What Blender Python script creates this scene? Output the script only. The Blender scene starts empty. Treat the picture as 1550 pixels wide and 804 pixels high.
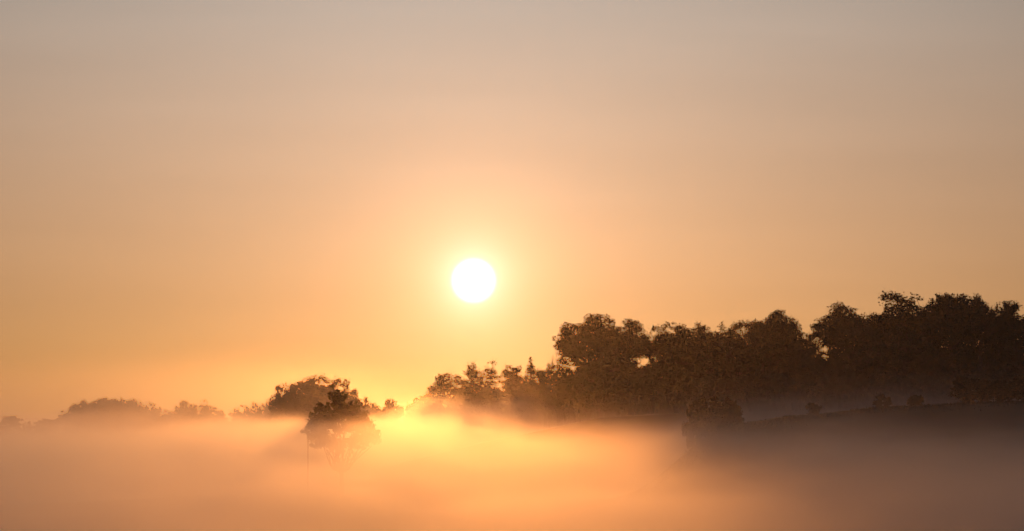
import bpy, math, random
import numpy as np
from mathutils import Vector, Matrix

# ------------------------------------------------------------------ camera
SC = bpy.context.scene
W0, H0 = 1550.0, 804.0
RAD = 0.00017                      # radians per photo pixel
HORIZON = 615.0                    # photo row of the eye-level line
EYE = 18.0
cd = bpy.data.cameras.new('camera')
cam = bpy.data.objects.new('camera', cd)
SC.collection.objects.link(cam)
cd.sensor_width = 36.0
cd.lens = 36.0 / (W0 * RAD)
cd.clip_start = 0.5
cd.clip_end = 20000.0
PITCH = math.atan((HORIZON - H0 / 2) * RAD)
cam.location = (0, 0, EYE)
cam.rotation_euler = (math.pi / 2 + PITCH, 0, 0)
SC.camera = cam

def ray(px, py):
    v = Vector(((px - W0 / 2) * RAD, 1.0, -(py - H0 / 2) * RAD))
    c, s = math.cos(PITCH), math.sin(PITCH)
    return Vector((v.x, v.y * c - v.z * s, v.y * s + v.z * c))

def at(px, py, Y):
    r = ray(px, py)
    return Vector((r.x / r.y * Y, Y, EYE + r.z / r.y * Y))

# ------------------------------------------------------------------ sun and sky
SUN_DIR = ray(717, 425).normalized()
SUN_EL = math.asin(SUN_DIR.z)
SUN_AZ = math.atan2(SUN_DIR.x, SUN_DIR.y)
sl = bpy.data.lights.new('sun', 'SUN')
sun = bpy.data.objects.new('sun', sl)
SC.collection.objects.link(sun)
sl.energy = 2.0
sl.angle = math.radians(0.6)
sl.color = (1.0, 0.33, 0.062)
sun.rotation_euler = (-SUN_DIR).to_track_quat('-Z', 'Y').to_euler()
sun.location = (0, 0, 60)

world = bpy.data.worlds.new('World')
SC.world = world
world.use_nodes = True
nt = world.node_tree
for n in list(nt.nodes):
    nt.nodes.remove(n)

class NB:
    """tiny node builder"""
    def __init__(s, t): s.t = t
    def n(s, typ, **kw):
        d = s.t.nodes.new(typ)
        for k, v in kw.items(): setattr(d, k, v)
        return d
    def inp(s, sock, v):
        if hasattr(v, 'is_output'): s.t.links.new(v, sock)
        else: sock.default_value = v
    def m(s, op, a, b=None, c=None, clamp=False):
        d = s.n('ShaderNodeMath', operation=op, use_clamp=clamp)
        s.inp(d.inputs[0], a)
        if b is not None: s.inp(d.inputs[1], b)
        if c is not None: s.inp(d.inputs[2], c)
        return d.outputs[0]
    def scale(s, col, f):
        d = s.n('ShaderNodeVectorMath', operation='SCALE')
        s.inp(d.inputs[0], col); s.inp(d.inputs[3], f)
        return d.outputs[0]
    def add(s, a, b):
        d = s.n('ShaderNodeVectorMath', operation='ADD')
        s.inp(d.inputs[0], a); s.inp(d.inputs[1], b)
        return d.outputs[0]
    def mr(s, v, a, b, c, d_, typ='SMOOTHSTEP'):
        d = s.n('ShaderNodeMapRange', interpolation_type=typ)
        for i, x in enumerate((v, a, b, c, d_)): s.inp(d.inputs[i], x)
        return d.outputs[0]

b = NB(nt)
sky = b.n('ShaderNodeTexSky', sky_type='NISHITA')
sky.sun_disc = False
sky.sun_elevation = SUN_EL
sky.sun_rotation = SUN_AZ
sky.altitude = 200
sky.air_density = 1.5
sky.dust_density = 4.0
sky.ozone_density = 1.0
tc = b.n('ShaderNodeTexCoord')
nrm = b.n('ShaderNodeVectorMath', operation='NORMALIZE')
nt.links.new(tc.outputs['Generated'], nrm.inputs[0])
# angle from the sun, through the chord, so that it stays exact near zero
df = b.n('ShaderNodeVectorMath', operation='SUBTRACT')
nt.links.new(nrm.outputs[0], df.inputs[0]); df.inputs[1].default_value = SUN_DIR
ln = b.n('ShaderNodeVectorMath', operation='LENGTH')
nt.links.new(df.outputs[0], ln.inputs[0])
theta = b.m('MULTIPLY', b.m('ARCSINE', b.m('MULTIPLY', ln.outputs['Value'], 0.5, clamp=True)), 2 * 180 / math.pi)   # degrees
sx = b.n('ShaderNodeSeparateXYZ'); nt.links.new(nrm.outputs[0], sx.inputs[0])
el = b.m('MULTIPLY', sx.outputs['Z'], 180 / math.pi)
SKYFIT = {'warm': (1.96, 0.84, 0.112), 'grey': (1.28, 1.10, 0.93), 'glow': (2.071, 1.036, 0.504)}
t = b.mr(el, -1.0, 6.0, 0.0, 1.0, 'LINEAR')
wide = b.m('MULTIPLY', b.m('EXPONENT', b.m('MULTIPLY', theta, -1 / 12.0)), b.mr(theta, 8.0, 22.0, 1.0, 0.05))
near = b.m('EXPONENT', b.m('MULTIPLY', theta, -1 / 0.75))
cw = b.scale(SKYFIT['warm'], b.m('MULTIPLY', wide, b.m('SUBTRACT', 1.0, t)))
cg = b.scale(SKYFIT['grey'], b.m('MULTIPLY', wide, t))
cn = b.scale(SKYFIT['glow'], near)
disc = b.scale((7.0, 6.5, 5.5), b.mr(theta, 0.13, 0.37, 1.0, 0.0))
halo = b.scale((1.3, 1.5, 1.9), b.m('EXPONENT', b.m('MULTIPLY', theta, -1 / 0.22)))
high = b.scale((0.05, 0.13, 0.38), b.mr(el, 7.0, 45.0, 0.0, 1.0))
# very faint high cirrus bands in the dawn sky
mp = b.n('ShaderNodeMapping'); nt.links.new(nrm.outputs[0], mp.inputs[0])
mp.inputs['Scale'].default_value = (6, 6, 60)
mp.inputs['Rotation'].default_value = (0, math.radians(4), 0)
no = b.n('ShaderNodeTexNoise'); nt.links.new(mp.outputs[0], no.inputs['Vector'])
no.inputs['Scale'].default_value = 1.0; no.inputs['Detail'].default_value = 3.0
cir = b.mr(no.outputs['Fac'], 0.3, 0.75, 0.95, 1.05, 'LINEAR')
tot = b.scale(b.add(b.add(b.add(cw, cg), high), b.add(b.add(cn, halo), disc)), cir)
bg1 = b.n('ShaderNodeBackground'); nt.links.new(sky.outputs[0], bg1.inputs[0]); bg1.inputs[1].default_value = 0.05
bg2 = b.n('ShaderNodeBackground'); nt.links.new(tot, bg2.inputs[0]); bg2.inputs[1].default_value = 9.0
ads = b.n('ShaderNodeAddShader'); nt.links.new(bg1.outputs[0], ads.inputs[0]); nt.links.new(bg2.outputs[0], ads.inputs[1])
wo = b.n('ShaderNodeOutputWorld'); nt.links.new(ads.outputs[0], wo.inputs['Surface'])

SC.view_settings.view_transform = 'Standard'
SC.view_settings.look = 'None'
SC.view_settings.exposure = -4.0
SC.view_settings.gamma = 1.0
SC.view_settings.use_curve_mapping = False
SC.render.engine = 'CYCLES'
cy = SC.cycles
cy.use_denoising = True
try: cy.denoiser = 'OPENIMAGEDENOISE'
except Exception: pass
cy.max_bounces = 6
cy.volume_bounces = 4
cy.diffuse_bounces = 2
cy.transparent_max_bounces = 8
cy.volume_max_steps = 256

MIST_D, MIST_SOFT, MIST_G = 0.021, 1.05, 0.95
MIST_STEP = 0.2
STEAM = 0.145
VEIL = 0.19
HAZE_D = 0.00006

# ------------------------------------------------------------------ helpers
def tag(o, label=None, cat=None, group=None, kind=None):
    if label: o['label'] = label
    if cat: o['category'] = cat
    if group: o['group'] = group
    if kind: o['kind'] = kind
    return o

def link(name, me, mat=None, parent=None):
    o = bpy.data.objects.new(name, me)
    SC.collection.objects.link(o)
    if mat: me.materials.append(mat)
    if parent: o.parent = parent
    return o

def mesh_np(name, V, Q):
    """V (n,3) float, Q (m,k) int faces of k corners"""
    me = bpy.data.meshes.new(name)
    V = np.asarray(V, np.float32); Q = np.asarray(Q, np.int32)
    k = Q.shape[1]
    me.vertices.add(len(V)); me.vertices.foreach_set('co', V.ravel())
    me.loops.add(Q.size); me.loops.foreach_set('vertex_index', Q.ravel())
    me.polygons.add(len(Q))
    me.polygons.foreach_set('loop_start', np.arange(0, Q.size, k, dtype=np.int32))
    me.polygons.foreach_set('loop_total', np.full(len(Q), k, np.int32))
    me.update(calc_edges=True)
    me.validate()
    return me

def mat_basic(name, c1, c2, scale=1.0, rough=0.9, transl=0.0):
    m = bpy.data.materials.new(name); m.use_nodes = True
    t = m.node_tree
    for n in list(t.nodes): t.nodes.remove(n)
    q = NB(t)
    g = q.n('ShaderNodeTexCoord')
    no = q.n('ShaderNodeTexNoise'); t.links.new(g.outputs['Object'], no.inputs['Vector'])
    no.inputs['Scale'].default_value = scale; no.inputs['Detail'].default_value = 4
    mx = q.n('ShaderNodeMix', data_type='RGBA')
    t.links.new(q.mr(no.outputs['Fac'], 0.3, 0.7, 0, 1), mx.inputs['Factor'])
    mx.inputs[6].default_value = (*c1, 1); mx.inputs[7].default_value = (*c2, 1)
    out = q.n('ShaderNodeOutputMaterial')
    d = q.n('ShaderNodeBsdfDiffuse'); t.links.new(mx.outputs[2], d.inputs[0])
    if transl:
        tr = q.n('ShaderNodeBsdfTranslucent'); t.links.new(mx.outputs[2], tr.inputs[0])
        ms = q.n('ShaderNodeMixShader'); ms.inputs[0].default_value = transl
        t.links.new(d.outputs[0], ms.inputs[1]); t.links.new(tr.outputs[0], ms.inputs[2])
        t.links.new(ms.outputs[0], out.inputs['Surface'])
    else:
        t.links.new(d.outputs[0], out.inputs['Surface'])
    return m

M_LEAF = mat_basic('oak_leaves', (0.036, 0.044, 0.020), (0.052, 0.060, 0.026), 0.6, transl=0.04)
M_LEAF2 = mat_basic('willow_leaves', (0.05, 0.06, 0.03), (0.09, 0.09, 0.045), 0.6, transl=0.12)
M_BARK = mat_basic('bark', (0.05, 0.036, 0.026), (0.11, 0.085, 0.06), 2.0)
M_GRASS = mat_basic('meadow', (0.035, 0.045, 0.02), (0.075, 0.07, 0.035), 0.05)
M_WOOD = mat_basic('weathered_wood', (0.09, 0.075, 0.06), (0.16, 0.14, 0.11), 3.0)

# ------------------------------------------------------------------ terrain
def ss(x, a, b_):
    t_ = np.clip((np.asarray(x, float) - a) / (b_ - a), 0, 1)
    return t_ * t_ * (3 - 2 * t_)

def terrain(x, y):
    x = np.asarray(x, float); y = np.asarray(y, float)
    valley = 2.0 + 0.8 * np.sin(x * 0.011 + 1.3) * np.cos(y * 0.007) + 0.5 * np.sin(x * 0.03 + y * 0.021)
    near = 14.4 * (1 - ss(y, 10, 120))                        # the slope the photographer stands on
    lone = 5.0 * np.exp(-(((x + 22) / 60) ** 2 + ((y - 500) / 120) ** 2))
    ridge = np.interp(x, [-40, -10, 0, 14, 23, 32, 42, 52, 64, 90, 200, 600],
                      [0, 0, 0.5, 3.0, 9.8, 13.8, 15.6, 16.6, 17.4, 18.5, 22, 26])
    wr = np.where(y < 450, np.exp(-((y - 450) / 110.0) ** 2), np.exp(-((y - 450) / 75.0) ** 2))
    wood = np.interp(x, [-200, -60, -25, -5, 15, 50, 90, 200, 600], [0, 1, 3.5, 8.5, 13.0, 15.6, 17.6, 23, 34])
    ww = ss(y, 500, 660) * (1 - 0.5 * ss(y, 900, 1800))
    back = 6.5 * ss(y, 660, 780) * ss(x, 10, 70) * (1 - ss(y, 900, 1300))
    far = 1.5 * ss(y, 1500, 3200) * np.sin(x * 0.004 + 2)
    left = 4.0 * ss(y, 900, 1150) * ss(-x, 20, 150)
    mound = 1.7 * np.exp(-(((x - 24) / 6) ** 2 + ((y - 450) / 30) ** 2))
    return mound + valley + near + lone + np.maximum(ridge * wr, 0) + wood * ww * (1 - 0.0 * wr) + far + left + back

def grid_terrain():
    xs = np.concatenate([np.linspace(-1500, -160, 40), np.linspace(-150, 170, 129), np.linspace(185, 1500, 40)])
    ys = np.concatenate([np.linspace(-400, 0, 14), np.linspace(8, 900, 180), np.linspace(920, 4200, 80)])
    X, Y = np.meshgrid(xs, ys)
    Z = terrain(X, Y)
    rs = np.random.RandomState(3)
    Z = Z + rs.uniform(-0.06, 0.06, Z.shape)
    V = np.stack([X, Y, Z], -1).reshape(-1, 3)
    nx = len(xs)
    i = np.arange(len(ys) - 1)[:, None] * nx + np.arange(nx - 1)[None]
    i = i.ravel()
    Q = np.stack([i, i + 1, i + nx + 1, i + nx], 1)
    o = link('ground', mesh_np('ground', V, Q), M_GRASS)
    for p in o.data.polygons: p.use_smooth = True
    tag(o, 'dark dewy meadow falling into the mist filled valley', 'ground', kind='structure')
grid_terrain()
#TREES-START
# ------------------------------------------------------------------ tree templates
def tube(path, radii, sides=5):
    """tapered tube through points, returns verts, quads"""
    V, Q = [], []
    P = [np.array(p, float) for p in path]
    for i, p in enumerate(P):
        d = P[min(i + 1, len(P) - 1)] - P[max(i - 1, 0)]
        d = d / (np.linalg.norm(d) + 1e-9)
        u = np.cross(d, [0.3, 1, 0.1]); u /= np.linalg.norm(u) + 1e-9
        w = np.cross(d, u)
        for k in range(sides):
            a = 2 * math.pi * k / sides
            V.append(p + radii[i] * (math.cos(a) * u + math.sin(a) * w))
    for i in range(len(P) - 1):
        for k in range(sides):
            k2 = (k + 1) % sides
            Q.append((i * sides + k, i * sides + k2, (i + 1) * sides + k2, (i + 1) * sides + k))
    return V, Q

class Acc:
    def __init__(s): s.V, s.Q = [], []
    def add(s, vq):
        n = len(s.V); s.V += list(vq[0]); s.Q += [tuple(i + n for i in f) for f in vq[1]]
    def mesh(s, name):
        return mesh_np(name, np.array(s.V), np.array(s.Q))

def bent(a, c, rs, n=4, wob=0.06):
    a = np.array(a, float); c = np.array(c, float)
    L = np.linalg.norm(c - a)
    pts = [a]
    for i in range(1, n):
        f = i / n
        p = a + (c - a) * f + np.array([0, 0, -0.10 * L * math.sin(f * math.pi)]) + rs.normal(0, wob * L, 3) * (1, 1, 0.6)
        pts.append(p)
    pts.append(c)
    return pts

def leaves(name, centres, radii, rs, per=70, size=0.36, flat=0.8, upright=0.0):
    """leaf sprays: small folded quads spread through every clump"""
    C = np.repeat(centres, per, 0); R = np.repeat(radii, per)
    n = len(C)
    d = rs.normal(0, 1, (n, 3)); d /= np.linalg.norm(d, axis=1)[:, None]
    rad = R * np.minimum(rs.uniform(0.1, 1.0, n) ** 0.55 * (1 + 0.35 * rs.normal(0, 1, n) ** 2 * 0.35), 1.5)
    P = C + d * rad[:, None] * np.array([1, 1, flat])
    a = rs.normal(0, 1, (n, 3)) + d * 0.6; a[:, 2] += upright
    a /= np.linalg.norm(a, axis=1)[:, None]
    bb = np.cross(a, rs.normal(0, 1, (n, 3))); bb /= np.linalg.norm(bb, axis=1)[:, None] + 1e-9
    s = size * rs.uniform(0.5, 1.25, n)[:, None]
    L = a * s; Wd = bb * s * rs.uniform(0.28, 0.5, n)[:, None]
    V = np.stack([P - L * 0.5, P + Wd, P + L * 0.5, P - Wd], 1).reshape(-1, 3)
    Q = np.arange(n * 4).reshape(-1, 4)
    me = mesh_np(name, V, Q)
    # leaves shade with the soft roundness of the spray they belong to
    mid = centres.mean(0)
    o_ = P - mid; o_ /= np.linalg.norm(o_, axis=1)[:, None] + 1e-9
    nn = o_ * 0.8 + d * 0.35; nn /= np.linalg.norm(nn, axis=1)[:, None] + 1e-9
    for p_ in me.polygons: p_.use_smooth = True
    me.normals_split_custom_set_from_vertices(np.repeat(nn, 4, 0).tolist())
    return me

def make_tree(seed, H, W, kind='oak', size=0.36, per=70, K=95):
    """returns (trunk mesh, crown mesh) for a tree H tall and W wide standing at the origin"""
    rs = np.random.RandomState(seed)
    a = W / 2
    acc = Acc()
    cb = {'oak': 0.30, 'bush': 0.0, 'willow': 0.16, 'twiggy': 0.2, 'round': 0.05, 'column': 0.08}[kind] * H
    cz = cb + (H - cb) * 0.48; ch = (H - cb) * 0.52
    # lobed envelope
    ph = rs.uniform(0, 6.28, 12); am = rs.uniform(0.04, 0.13, 4)
    def env(d):
        az = np.arctan2(d[:, 1], d[:, 0]); e = d[:, 2]
        r = 1 + am[0] * np.cos(2 * az + ph[0]) + am[1] * np.cos(3 * az + 2.5 * e + ph[1]) + am[2] * np.cos(5 * az - 4 * e + ph[2]) + am[3] * np.cos(6 * e + ph[3] + az)
        return r / 1.08
    # a core and a ring of overlapping lobes, each packed with leaf clumps
    NL = {'oak': 20, 'willow': 14, 'twiggy': 14, 'round': 15, 'column': 12, 'bush': 12}[kind]
    ld = rs.normal(0, 1, (NL, 3)); ld /= np.linalg.norm(ld, axis=1)[:, None]
    low = {'oak': -0.35, 'willow': -0.75, 'twiggy': -0.7}.get(kind, -0.95)
    ld[:, 2] = np.where(ld[:, 2] < low, -ld[:, 2] * 0.6, ld[:, 2])
    lc = ld * (env(ld) * rs.uniform(0.56, 0.72, NL))[:, None]
    lr = rs.uniform(0.24, 0.38, NL)
    lc = np.vstack([lc, [[0, 0, 0]]]); lr = np.append(lr, 0.55)
    which = rs.choice(NL + 1, K, p=lr ** 2 / (lr ** 2).sum())
    d = rs.normal(0, 1, (K, 3)); d /= np.linalg.norm(d, axis=1)[:, None]
    f = rs.uniform(0, 1, K) ** 0.4
    cen = (lc[which] + d * (lr[which] * f)[:, None]) * np.array([a, a, ch]) + np.array([0, 0, cz])
    cen[:, 2] = np.clip(cen[:, 2], cb * 0.7 + 0.2, H * 0.97)
    rad = rs.uniform(0.045, 0.08, K) * W
    if kind == 'column': rad *= 1.25
    if kind == 'twiggy': rad *= 0.8
    top = np.array([rs.normal(0, 0.02) * H, rs.normal(0, 0.02) * H, cb + (H - cb) * 0.25])
    r0 = 0.022 * H + 0.08
    stems = 1
    if kind in ('willow', 'bush'): stems = 5
    hubs = []
    if stems == 1:
        pts = bent((0, 0, -0.6), top, rs, 5, 0.012)
        acc.add(tube(pts, np.linspace(r0 * 1.25, r0 * 0.7, len(pts)), 8))
        hubs = [(top, r0 * 0.62)]
        hubs.append((pts[-2], r0 * 0.6))
    else:
        for s in range(stems):
            an = 6.28 * s / stems + rs.uniform(-.4, .4)
            e = np.array([math.cos(an) * a * 0.42, math.sin(an) * a * 0.42, cz * rs.uniform(0.75, 0.95)])
            pts = bent((math.cos(an) * .25, math.sin(an) * .25, -0.4), e, rs, 5, 0.03)
            acc.add(tube(pts, np.linspace(r0 * .7, r0 * .35, len(pts)), 6))
            hubs.append((e, r0 * 0.34)); hubs.append((pts[3], r0 * 0.42))
    nl = 8 if kind != 'bush' else 5
    limbs = []
    idx = rs.choice(K, nl, replace=False)
    for i in idx:
        c = cen[i]
        h = min(hubs, key=lambda q_: np.linalg.norm(q_[0] - c))
        e = h[0] + (c - h[0]) * 0.72
        pts = bent(h[0], e, rs, 4, 0.06)
        acc.add(tube(pts, np.linspace(h[1] * 0.8, h[1] * 0.3, len(pts)), 5))
        limbs += [(p, h[1] * 0.28) for p in pts[2:]]
    nodes = limbs + hubs
    for i in range(K):
        c = cen[i]
        h = min(nodes, key=lambda q_: np.linalg.norm(q_[0] - c) + (0.8 if q_[0][2] > c[2] else 0))
        pts = bent(h[0], c, rs, 3, 0.07)
        acc.add(tube(pts, np.linspace(h[1] * 0.75, 0.025, len(pts)), 3))
        if kind in ('twiggy', 'round', 'willow'):
            for k in range(4 if kind == 'twiggy' else 2):
                v = (c - np.array([0, 0, cz * 0.7])); v = v / np.linalg.norm(v) + rs.normal(0, .35, 3)
                e2 = c + v * rad[i] * (1.7 if kind == 'twiggy' else 1.25)
                acc.add(tube([c, (c + e2) / 2 + rs.normal(0, .05, 3), e2], [0.03, 0.022, 0.012], 3))
    up = 0.8 if kind == 'willow' else 0.0
    pe = {'twiggy': int(per * 0.35), 'willow': per, 'oak': per, 'bush': per, 'round': per, 'column': per}[kind]
    cr = leaves('crown', cen, rad, rs, pe, size, 0.82, up)
    return acc.mesh('trunk'), cr

def make_conifer(seed, H, W):
    rs = np.random.RandomState(seed)
    acc = Acc(); acc.add(tube([(0, 0, -.5), (0.03, 0, H * .5), (0, 0.02, H)], [H * .018 + .05, H * .01 + .03, .015], 7))
    C, R = [], []
    for k in range(46):
        f = (k + 0.5) / 46
        z = H * (0.1 + 0.88 * f); L = W / 2 * (1 - f) ** 0.8 * rs.uniform(.6, 1.15) + 0.12
        an = k * 2.4 + rs.uniform(-.3, .3)
        e = np.array([math.cos(an) * L, math.sin(an) * L, z + L * 0.12])
        acc.add(tube([(0, 0, z), e * (.5, .5, 1) + (0, 0, -.04 * L), e], [.04, .03, .012], 3))
        m = max(2, int(L / 0.28))
        for j in range(m):
            g = (j + 1) / m
            C.append((e[0] * g, e[1] * g, z + L * .12 * g)); R.append(0.14 + 0.14 * (1 - f))
    cr = leaves('crown', np.array(C), np.array(R), rs, 16, 0.2, 0.5)
    return acc.mesh('trunk'), cr

def make_bare(seed, H, W):
    """leafless sapling: whippy upright branches, forking twice"""
    rs = np.random.RandomState(seed)
    acc = Acc(); tw = Acc()
    acc.add(tube([(0, 0, -.4), (.05, 0, H * .3), (.0, .05, H * .55)], [.11, .08, .05], 6))
    for k in range(11):
        z = H * rs.uniform(.22, .55)
        an = rs.uniform(0, 6.28); L = rs.uniform(.25, .5) * H
        e = np.array([math.cos(an) * W * .5 * rs.uniform(.3, 1), math.sin(an) * W * .5 * rs.uniform(.3, 1), min(z + L, H)])
        m = np.array([e[0] * .65, e[1] * .65, z + L * .45])
        tw.add(tube([(0, 0, z), m, e], [.05, .035, .012], 4))
        for j in range(4):
            g = rs.uniform(.35, .9); p = m + (e - m) * g
            e2 = p + np.array([rs.normal(0, .12) * W, rs.normal(0, .12) * W, rs.uniform(.06, .16) * H])
            tw.add(tube([p, (p + e2) / 2, e2], [.025, .02, .01], 3))
    return acc.mesh('trunk'), tw.mesh('branches')

TPL = {}
WIDEN = {}
def template(key):
    if key in TPL: return TPL[key]
    kind, s = key
    spec = {'oak': (19, 13.5, 0.36, 60, 340), 'round': (13, 9.5, 0.32, 55, 240), 'bush': (5, 7, 0.26, 70, 170),
            'willow': (13, 10, 0.30, 60, 230), 'twiggy': (13, 8, 0.28, 70, 130), 'column': (13, 6, 0.3, 60, 150)}
    if kind == 'conifer': H, W = 9.0, 3.6; tr, cr = make_conifer(s, H, W)
    elif kind == 'bare': H, W = 8.0, 3.4; tr, cr = make_bare(s, H, W)
    else:
        H, W, size, per, K = spec[kind]
        tr, cr = make_tree(100 * s + len(kind), H, W, kind, size, per, K)
    tr.materials.append(M_BARK)
    cr.materials.append(M_BARK if kind == 'bare' else (M_LEAF2 if kind in ('willow', 'twiggy') else M_LEAF))
    # measured size of the crown
    co = np.empty(len(cr.vertices) * 3, np.float32); cr.vertices.foreach_get('co', co); co = co.reshape(-1, 3)
    W = np.percentile(co[:, 0], 99.3) - np.percentile(co[:, 0], 0.7); H = np.percentile(co[:, 2], 99.7)
    TPL[key] = (tr, cr, W, H)
    return TPL[key]

prng = random.Random(11)
def front(px):
    """distance of the wood's edge, which runs away from us towards the sun"""
    return float(np.interp(px, [600, 700, 780, 866, 948, 1020, 1100, 1600], [1080, 980, 900, 812, 775, 715, 668, 642]))

def plant(px, top, wpx, Y, kind, seed, label, cat='tree', group=None, name=None, sink=0.0, minH=0.0):
    tr, cr, TW, TH = template((kind, seed))
    p = at(px, top, Y)
    gz = float(terrain(p.x, Y)) - sink
    H = max(p.z - gz, minH); Wd = wpx * RAD * Y * WIDEN.get(group, 1.1)
    nm = name or {'oak': 'oak_tree', 'round': 'broadleaf_tree', 'bush': 'bush', 'willow': 'willow_tree', 'twiggy': 'sparse_tree',
                  'column': 'narrow_tree', 'conifer': 'conifer_tree', 'bare': 'bare_sapling'}[kind]
    root = bpy.data.objects.new(nm, None); SC.collection.objects.link(root)
    root.empty_display_size = 0.5
    root.location = (p.x, Y, gz)
    rz = prng.uniform(0, 6.28)
    fx = Wd / TW
    root.scale = (fx, fx, H / TH)
    root.rotation_euler = (0, 0, rz)
    tag(root, label, cat, group)
    for part, me in (('trunk', tr), ('branches' if kind == 'bare' else 'crown', cr)):
        c = bpy.data.objects.new(part, me); SC.collection.objects.link(c); c.parent = root
    return root

G_R = 'tall oaks along the right hand wood'
G_S = 'trees stepping down the wooded slope'
G_D = 'trees of the hazy domed copse'
G_L = 'faint trees along the far left'
G_B = 'understorey trees packed inside the dark wood'
G_H = 'bushes on the near field ridge'
WIDEN.update({G_R: 1.3, G_S: 1.3, G_D: 1.35, G_L: 1.3, G_B: 1.25, G_H: 1.0})
# the dark wood at the right, skyline trees
plant(893, 479, 78, front(893) + 3, 'oak', 1, 'big spreading oak at the left end of the dark wood, overhanging the slope', group=G_R)
plant(948, 486, 66, front(948) + 13, 'oak', 2, 'rounded oak crown merging with the right side of the big end oak', group=G_R)
plant(1020, 492, 66, front(1020) + 18, 'oak', 3, 'lower domed crown with sky specks, right of the end oaks', group=G_R)
plant(1066, 492, 42, front(1066) + 13, 'oak', 4, 'small knobbly crown between the domed crown and the flat topped one', group=G_R)
plant(1098, 489, 54, front(1098) + 23, 'oak', 5, 'flat topped oak crown just left of the peaked one', group=G_R)
plant(1150, 486, 50, front(1150) + 13, 'oak', 6, 'shoulder crown on the left flank of the peaked oak', group=G_R)
plant(1182, 473, 74, front(1182) + 18, 'oak', 2, 'peaked oak standing highest before the notch in the skyline', group=G_R)
plant(1222, 505, 34, front(1222) + 13, 'round', 1, 'small crown dropping into the notch in the skyline', group=G_R)
plant(1283, 463, 82, front(1283) + 3, 'oak', 4, 'ragged spreading oak on the right edge of the skyline notch', group=G_R)
plant(1330, 474, 60, front(1330) + 13, 'oak', 1, 'lower oak crown between the ragged oak and the tallest dome', group=G_R)
plant(1384, 446, 92, front(1384) + 13, 'oak', 5, 'tallest broad domed oak crown on the skyline', group=G_R)
plant(1440, 447, 64, front(1440) + 18, 'oak', 6, 'oak crown immediately right of the tallest dome', group=G_R)
plant(1480, 451, 58, front(1480) + 8, 'oak', 3, 'bumpy oak crown with sky gaps under it, near the right edge', group=G_R)
plant(1530, 459, 76, front(1530) + 13, 'oak', 2, 'last full oak crown at the right edge of the photo', group=G_R)
plant(1596, 463, 90, front(1596) + 13, 'oak', 1, 'oak crown cut off by the right edge of the photo', group=G_R)
# darker trees packed under and behind them
k = 0
for px in list(range(895, 1600, 30)):
    k += 1
    t0 = 528 + prng.uniform(-10, 12) - (14 if px > 1280 else 0) + (16 if px < 990 else 0)
    plant(px + prng.uniform(-8, 8), t0, prng.uniform(60, 80), front(px) + prng.uniform(-12, 45), 'round', 1 + k % 4,
          'dark understorey tree lost in the black mass under the skyline oaks', group=G_B)
for px in range(880, 1620, 22):
    plant(px + prng.uniform(-7, 7), prng.uniform(560, 580), prng.uniform(44, 66), front(px) - prng.uniform(8, 20), 'bush', 1 + px % 3,
          'black thicket shrub closing the foot of the dark wood', 'shrub', 'thicket shrubs closing the foot of the dark wood')
# the slope that falls towards the sun
plant(640, 604, 44, front(640) + 38, 'bush', 1, 'low glowing bush at the foot of the slope beneath the sun', 'bush', G_S)
plant(618, 600, 16, front(618) + 38, 'bare', 1, 'thin bare stems sticking up left of the lowest slope bush', 'sapling', G_S)
plant(688, 568, 70, front(688) + 28, 'round', 1, 'soft round hazy tree at the left end of the slope', group=G_S)
plant(733, 549, 46, front(733) + 18, 'twiggy', 2, 'open crowned tree with sky showing through its top, mid slope', group=G_S)
plant(764, 546, 14, front(764) + 13, 'bare', 2, 'single bare forked stem right of the open crowned tree', 'sapling', G_S)
plant(722, 578, 50, front(722) + 38, 'round', 4, 'lower tree wrapped in drifting mist under the open crowned tree', group=G_S)
plant(774, 555, 32, front(774) + 8, 'column', 1, 'narrow bushy tree left of the little conifer', group=G_S)
plant(803, 541, 22, front(803) + 3, 'conifer', 1, 'small pointed conifer rising above the slope trees', 'conifer', G_S)
plant(792, 570, 44, front(792) + 13, 'round', 2, 'dense low tree below the little conifer', group=G_S)
plant(829, 554, 50, front(829) + -2, 'round', 3, 'dense round tree between the conifer and the bare sapling', group=G_S)
plant(851, 521, 26, front(851) + -4, 'bare', 3, 'tall bare sapling beside the big end oak', 'sapling', G_S)
plant(866, 549, 46, front(866) + -4, 'round', 4, 'dense tree tucked under the overhang of the big end oak', group=G_S)
for px, tp in ((700, 598), (745, 588), (785, 586), (820, 582), (850, 578), (885, 575)):
    plant(px, tp, 58, front(px) - 6, 'bush', 1 + px % 3, 'shadowy thicket shrub along the foot of the slope trees', 'shrub', 'thicket shrubs along the slope foot')
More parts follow.
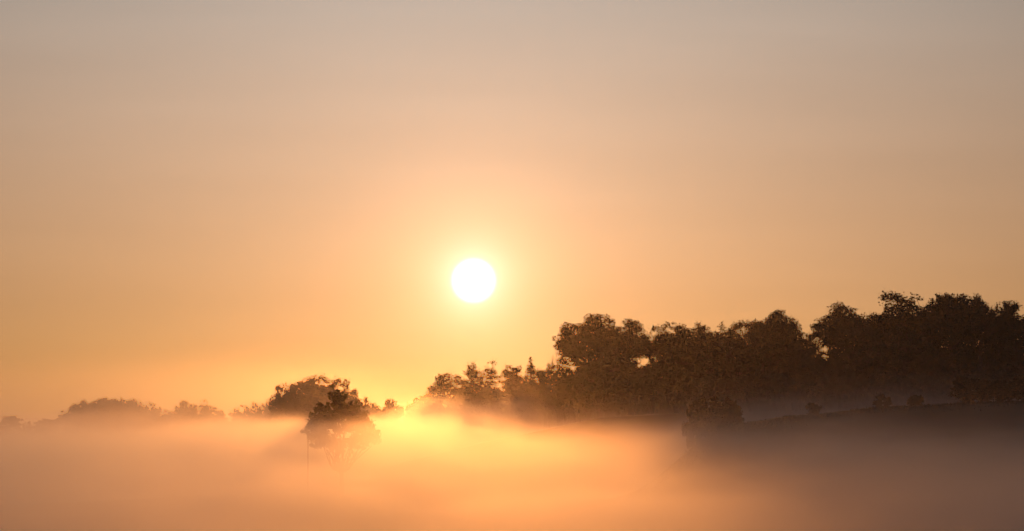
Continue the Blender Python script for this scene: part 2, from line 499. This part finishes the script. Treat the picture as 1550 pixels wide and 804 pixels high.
# lone tree and the pole in the mist
def lone_tree():
    """broad multi stemmed tree, its lobes set out from the photo and given real depth"""
    rs = np.random.RandomState(77)
    Y = 500.0; base = at(517, 632, Y); gz = float(terrain(base.x, Y))
    m = RAD * Y
    L = [(513, 613, 12), (524, 619, 12), (505, 622, 10), (535, 628, 11), (488, 624, 11), (477, 634, 10), (473, 648, 8), (486, 645, 10),
         (497, 634, 9), (546, 633, 9), (553, 644, 10), (560, 655, 9), (543, 650, 8), (478, 658, 9), (520, 630, 9), (566, 662, 6), (492, 660, 7), (551, 661, 8),
         (510, 602, 6), (503, 641, 5), (532, 642, 5), (484, 667, 8), (501, 670, 8), (533, 670, 8), (551, 668, 8), (517, 674, 8), (521, 645, 3), (512, 650, 3)]
    hub = np.array([0, 0, base.z - gz - 84 * m])
    C, R = [], []
    acc = Acc()
    acc.add(tube(bent((0, 0, -0.5), hub, rs, 4, 0.01), [0.36, 0.33, 0.30, 0.28, 0.26], 9))
    for (px, py, r_) in L:
        y0 = rs.uniform(-1, 1) * (2.9 - 0.012 * abs(px - 517) ** 1.2)
        c = np.array([(px - 517) * m, y0, base.z - gz + (632 - py) * m]); rr = r_ * m * 1.22
        acc.add(tube(bent(hub, c, rs, 5, 0.05), np.linspace(0.10, 0.03, 6), 5))
        n = int(12 + 1.9 * r_)
        for k_ in range(n):
            d = rs.normal(0, 1, 3); d /= np.linalg.norm(d)
            p = c + d * rr * rs.uniform(0, 1) ** 0.6 * 1.1 + rs.normal(0, 0.3, 3) * rs.choice([0.3, 1.0, 1.9])
            C.append(p); R.append(rs.uniform(0.18, 0.42))
            acc.add(tube([c, (c + p) / 2 + rs.normal(0, .05, 3), p], [0.04, 0.03, 0.015], 3))
    cr = leaves('crown', np.array(C), np.array(R), rs, 46, 0.24, 0.9, 0.3)
    root = bpy.data.objects.new('lone_tree', None); SC.collection.objects.link(root)
    root.location = (base.x, Y, gz)
    tag(root, 'dark lone tree standing in the glowing mist before the hazy copse', 'tree')
    link('trunk', acc.mesh('trunk'), M_BARK, root); link('crown', cr, M_LEAF2, root)
lone_tree()
# the domed copse behind it
plant(437, 583, 44, 850, 'round', 2, 'left shoulder tree of the hazy domed copse', group=G_D)
plant(478, 572, 74, 860, 'oak', 3, 'highest broad tree of the hazy domed copse', group=G_D)
plant(512, 580, 50, 855, 'round', 3, 'right shoulder tree of the copse, directly behind the lone tree', group=G_D)
plant(526, 577, 20, 840, 'twiggy', 3, 'thin see through tree poking from the right of the copse', group=G_D)
plant(548, 594, 44, 880, 'round', 4, 'pale low tree where the copse slopes towards the sun', group=G_D)
plant(585, 608, 44, 900, 'bush', 2, 'faint low bush almost lost in the glare below the sun', 'bush', G_D)
plant(450, 600, 60, 870, 'round', 1, 'inner tree hidden low in the left of the domed copse', group=G_D)
plant(493, 598, 60, 870, 'round', 2, 'inner tree hidden low behind the lone tree', group=G_D)
# the far left
FL = [(14, 630, 32, 'column', 1, 'solitary stubby tree at the left edge of the photo'),
      (41, 638, 16, 'twiggy', 1, 'tiny thin tree second from the left edge'),
      (66, 635, 22, 'column', 2, 'small tree just left of the long domed copse'),
      (91, 623, 22, 'column', 3, 'upright knob of a tree at the left end of the long copse'),
      (116, 612, 36, 'round', 1, 'tree where the long left copse starts to rise'),
      (143, 604, 38, 'oak', 1, 'highest left tree of the long left copse'),
      (170, 605, 40, 'oak', 6, 'middle tree on the flat crest of the long left copse'),
      (198, 606, 40, 'oak', 4, 'right crest tree of the long left copse'),
      (224, 611, 34, 'round', 3, 'tree where the long left copse starts to fall'),
      (243, 622, 26, 'round', 4, 'last low tree at the right end of the long left copse'),
      (272, 608, 24, 'round', 2, 'round pale tree just past the dip after the long copse'),
      (298, 607, 36, 'twiggy', 2, 'feathery topped tree in the middle of the second pale copse'),
      (322, 616, 34, 'round', 1, 'low pale tree right of the feathery topped one'),
      (352, 620, 32, 'twiggy', 3, 'wispy low tree in the palest stretch of treeline'),
      (386, 611, 34, 'twiggy', 1, 'feathery tree just left of the hazy domed copse'),
      (408, 607, 26, 'twiggy', 2, 'thin feathery tree touching the left shoulder of the domed copse')]
for px, tp, w, kd, sd, lb in FL:
    plant(px, tp, w * 1.12, 1080 if px < 350 else 1000, kd, sd, lb, group=G_L)
for px, tp in ((130, 628), (160, 624), (190, 624), (215, 628), (285, 628), (312, 632), (340, 634), (370, 630), (398, 628),
               (108, 615), (129, 607), (156, 603), (183, 604), (210, 608), (234, 616), (289, 612), (332, 622), (362, 620)):
    plant(px, tp, 44 if tp > 623 else 20, 1100, 'round', 1 + px % 4, 'low pale tree filling the foot of the far left treeline', group='filler trees at the foot of the far treeline')
# near right ridge
plant(1076, 603, 60, 450, 'bush', 3, 'broad dark mound of bush rising from the mist at the edge of the shadow', 'bush', G_H, sink=0.5)
plant(1104, 609, 40, 447, 'bush', 1, 'lower right shoulder of the broad bush mound at the edge of the shadow', 'bush', G_H, sink=0.5)
plant(1052, 614, 34, 452, 'bush', 2, 'low left shoulder of the broad bush mound at the edge of the shadow', 'bush', G_H, sink=0.5)
plant(1232, 610, 22, 450, 'bush', 1, 'small pointed bush alone at the low end of the ridge', 'bush', G_H, sink=0.2)
plant(1337, 597, 28, 450, 'bush', 2, 'left of two small bushes on the middle of the ridge', 'bush', G_H, sink=0.2)
plant(1385, 598, 20, 450, 'bush', 3, 'right, more compact of two small bushes on the middle of the ridge', 'bush', G_H, sink=0.2)
plant(1478, 572, 70, 455, 'bush', 1, 'large dark bush at the high end of the ridge under the oaks', 'bush', G_H, sink=0.3)
plant(1521, 577, 40, 452, 'bush', 2, 'lower looser bush between the large ridge bush and the photo edge', 'bush', G_H, sink=0.3)
plant(1556, 572, 44, 448, 'bush', 3, 'dark bush cut by the right edge at the top of the ridge', 'bush', G_H, sink=0.3)

# a thin wooden pole left of the lone tree
pp = at(466, 656, 490)
gz = float(terrain(pp.x, 490))
acc = Acc(); Hh = pp.z - gz + 0.3
acc.add(tube([(0, 0, -0.5), (0.01, 0, Hh * .5), (0.02, 0, Hh - .02), (0.02, 0, Hh)], [.085, .075, .065, .02], 10))
o = link('wooden_pole', acc.mesh('wooden_pole'), M_WOOD)
o.location = (pp.x, 490, gz)
tag(o, 'thin upright wooden pole in the mist left of the lone tree', 'pole')

# scrub: rough grass and low weeds along the ridge, the wood edge and the valley
def scrub(name, label, pts, rs, h=(0.3, 0.9), per=26, spread=0.7, size=0.3):
    P = np.array(pts); n = len(P)
    C = np.repeat(P, per, 0); m = len(C)
    off = rs.normal(0, spread, (m, 2))
    x, y = C[:, 0] + off[:, 0], C[:, 1] + off[:, 1]
    z = terrain(x, y)
    hh = rs.uniform(h[0], h[1], m) * np.repeat(rs.uniform(.5, 1.3, n), per)
    lean = rs.normal(0, .25, (m, 2)) * hh[:, None]
    an = rs.uniform(0, 6.28, m); wd = size * rs.uniform(.2, .6, m)
    dx, dy = np.cos(an) * wd / 2, np.sin(an) * wd / 2
    V = np.stack([np.stack([x - dx, y - dy, z - .05], 1), np.stack([x + dx, y + dy, z - .05], 1),
                  np.stack([x + lean[:, 0] + dx * .4, y + lean[:, 1] + dy * .4, z + hh], 1),
                  np.stack([x + lean[:, 0] - dx * .4, y + lean[:, 1] - dy * .4, z + hh * .96], 1)], 1).reshape(-1, 3)
    o = link(name, mesh_np(name, V, np.arange(len(V)).reshape(-1, 4)), M_LEAF)
    tag(o, label, 'undergrowth', kind='stuff')
rs = np.random.RandomState(5)
pts = [(x, 450 + rs.normal(0, 7)) for x in rs.uniform(14, 95, 480)]
scrub('grass', 'rough unmown grass and weeds on the near ridge', pts, rs, (0.1, 0.3), spread=1.6)
pts = [((p_ - 775) * RAD * (front(p_) + o_), front(p_) + o_) for p_, o_ in zip(rs.uniform(690, 1640, 1700), rs.uniform(-22, 70, 1700))]
scrub('undergrowth', 'dark undergrowth along the foot of the wood', pts, rs, (0.8, 3.4), 40, 1.2, 0.7)
#TREES-END


# ------------------------------------------------------------------ haze and mist
def box_mesh(name, x0, x1, y0, y1, z0, z1):
    V = [(x, y, z) for z in (z0, z1) for y in (y0, y1) for x in (x0, x1)]
    Q = [(0, 2, 3, 1), (4, 5, 7, 6), (0, 1, 5, 4), (2, 6, 7, 3), (0, 4, 6, 2), (1, 3, 7, 5)]
    return mesh_np(name, V, Q)

mh = bpy.data.materials.new('haze'); mh.use_nodes = True
t_ = mh.node_tree
for n in list(t_.nodes): t_.nodes.remove(n)
pv = t_.nodes.new('ShaderNodeVolumePrincipled'); oo = t_.nodes.new('ShaderNodeOutputMaterial')
pv.inputs['Color'].default_value = (0.97, 0.95, 0.93, 1)
pv.inputs['Density'].default_value = HAZE_D
pv.inputs['Anisotropy'].default_value = 0.93
t_.links.new(pv.outputs[0], oo.inputs['Volume'])
hz = link('haze', box_mesh('haze', -1560, 1560, -440, 4260, -8, 52), mh)
tag(hz, 'thin warm dawn haze hanging over the whole valley', 'haze', kind='stuff')

mm = bpy.data.materials.new('mist'); mm.use_nodes = True
t_ = mm.node_tree
for n in list(t_.nodes): t_.nodes.remove(n)
q = NB(t_)
geo = q.n('ShaderNodeNewGeometry')
sp = q.n('ShaderNodeSeparateXYZ'); t_.links.new(geo.outputs['Position'], sp.inputs[0])
X, Y, Z = sp.outputs
def noise(scale, detail, loc=(0, 0, 0), rough=0.5):
    mp = q.n('ShaderNodeMapping'); t_.links.new(geo.outputs['Position'], mp.inputs[0])
    mp.inputs['Scale'].default_value = scale; mp.inputs['Location'].default_value = loc
    no = q.n('ShaderNodeTexNoise'); t_.links.new(mp.outputs[0], no.inputs['Vector'])
    no.inputs['Scale'].default_value = 1.0; no.inputs['Detail'].default_value = detail; no.inputs['Roughness'].default_value = rough
    return no.outputs['Fac']
slow = noise((0.02, 0.008, 0.02), 1.0)
fine = noise((0.08, 0.03, 0.2), 3.0, (3, 1, 7), 0.6)
far = q.mr(Y, 520.0, 1300.0, 0.0, 1.0)
top = q.m('SUBTRACT', 14.2, q.m('MULTIPLY', far, 6.2))
# the shallow pool lying between the near ridge and the wood
pool = q.m('MULTIPLY', q.m('MULTIPLY', q.mr(Y, 470.0, 540.0, 0.0, 1.0), q.mr(Y, 590.0, 640.0, 1.0, 0.0)), q.mr(X, 15.0, 55.0, 0.0, 4.6))
top = q.m('ADD', top, pool)
top = q.m('ADD', top, q.m('MULTIPLY', q.mr(X, -14.0, 2.0, 1.45, 0.0), q.mr(Y, 600.0, 850.0, 1.0, 0.0)))
top = q.m('SUBTRACT', top, q.m('MULTIPLY', q.mr(X, -150.0, -60.0, 3.0, 0.0), far))
top = q.m('ADD', top, q.mr(Y, 130.0, 400.0, -2.2, 0.0))
swell = q.m('MULTIPLY', q.m('MULTIPLY', q.mr(X, -34.0, -16.0, 0.0, 1.0), q.mr(X, 2.0, 14.0, 1.0, 0.0)), q.m('MULTIPLY', q.mr(Y, 680.0, 820.0, 0.0, 5.2), q.mr(Y, 980.0, 1100.0, 1.0, 0.0)))
top = q.m('ADD', q.m('ADD', top, swell), q.mr(Y, 1300.0, 2000.0, 0.0, 6.0))
top = q.m('SUBTRACT', top, q.mr(X, -80.0, -36.0, 2.4, 0.0))
top = q.m('ADD', top, q.m('MULTIPLY', q.m('MULTIPLY', q.mr(X, 8.0, 22.0, 0.0, 1.9), q.mr(X, 24.0, 46.0, 1.0, 0.3)), q.mr(Y, 300.0, 460.0, 1.0, 0.2)))
top = q.m('ADD', top, q.m('MULTIPLY', q.m('SUBTRACT', slow, 0.5), 5.5))
top = q.m('ADD', top, q.m('MULTIPLY', q.m('SUBTRACT', fine, 0.5), 8.0))
soft = q.m('ADD', q.mr(X, -8.0, 16.0, 0.55, MIST_SOFT), q.m('MULTIPLY', far, 1.3))
e = q.m('DIVIDE', q.m('SUBTRACT', top, Z), soft)
bank = q.m('MINIMUM', q.m('EXPONENT', e), 1.0)
# steam drifting off the valley in front of the slope and the copses
st = noise((0.06, 0.02, 0.11), 3.0, (11, 5, 2), 0.55)
st = q.mr(st, 0.48, 0.66, 0.0, STEAM)
st = q.m('MULTIPLY', st, q.m('MULTIPLY', q.mr(X, -4.0, 16.0, 1.0, 0.0), q.m('MULTIPLY', q.mr(Y, 520.0, 620.0, 0.0, 1.0), q.mr(Z, 14.0, 28.0, 1.0, 0.0))))
local = q.mr(Y, 1130.0, 1350.0, 1.0, 0.12)
veil = q.m('MULTIPLY', q.mr(X, -60.0, -27.0, VEIL, 0.0), q.m('MULTIPLY', q.mr(Y, 620.0, 860.0, 0.0, 1.0), q.mr(Z, 16.0, 34.0, 1.0, 0.0)))
den = q.m('MULTIPLY', q.m('ADD', bank, q.m('MULTIPLY', q.m('ADD', veil, st), local)), MIST_D)
vs = q.n('ShaderNodeVolumeScatter')
vs.inputs['Color'].default_value = (0.39, 0.37, 0.39, 1)
vs.inputs['Anisotropy'].default_value = MIST_G
t_.links.new(den, vs.inputs['Density'])
oo = q.n('ShaderNodeOutputMaterial'); t_.links.new(vs.outputs[0], oo.inputs['Volume'])
mm.cycles.volume_step_rate = MIST_STEP
ms = link('mist', box_mesh('mist', -440, 440, 40, 2600, -4, 34), mm)
tag(ms, 'glowing bank of ground mist filling the valley floor', 'mist', kind='stuff')
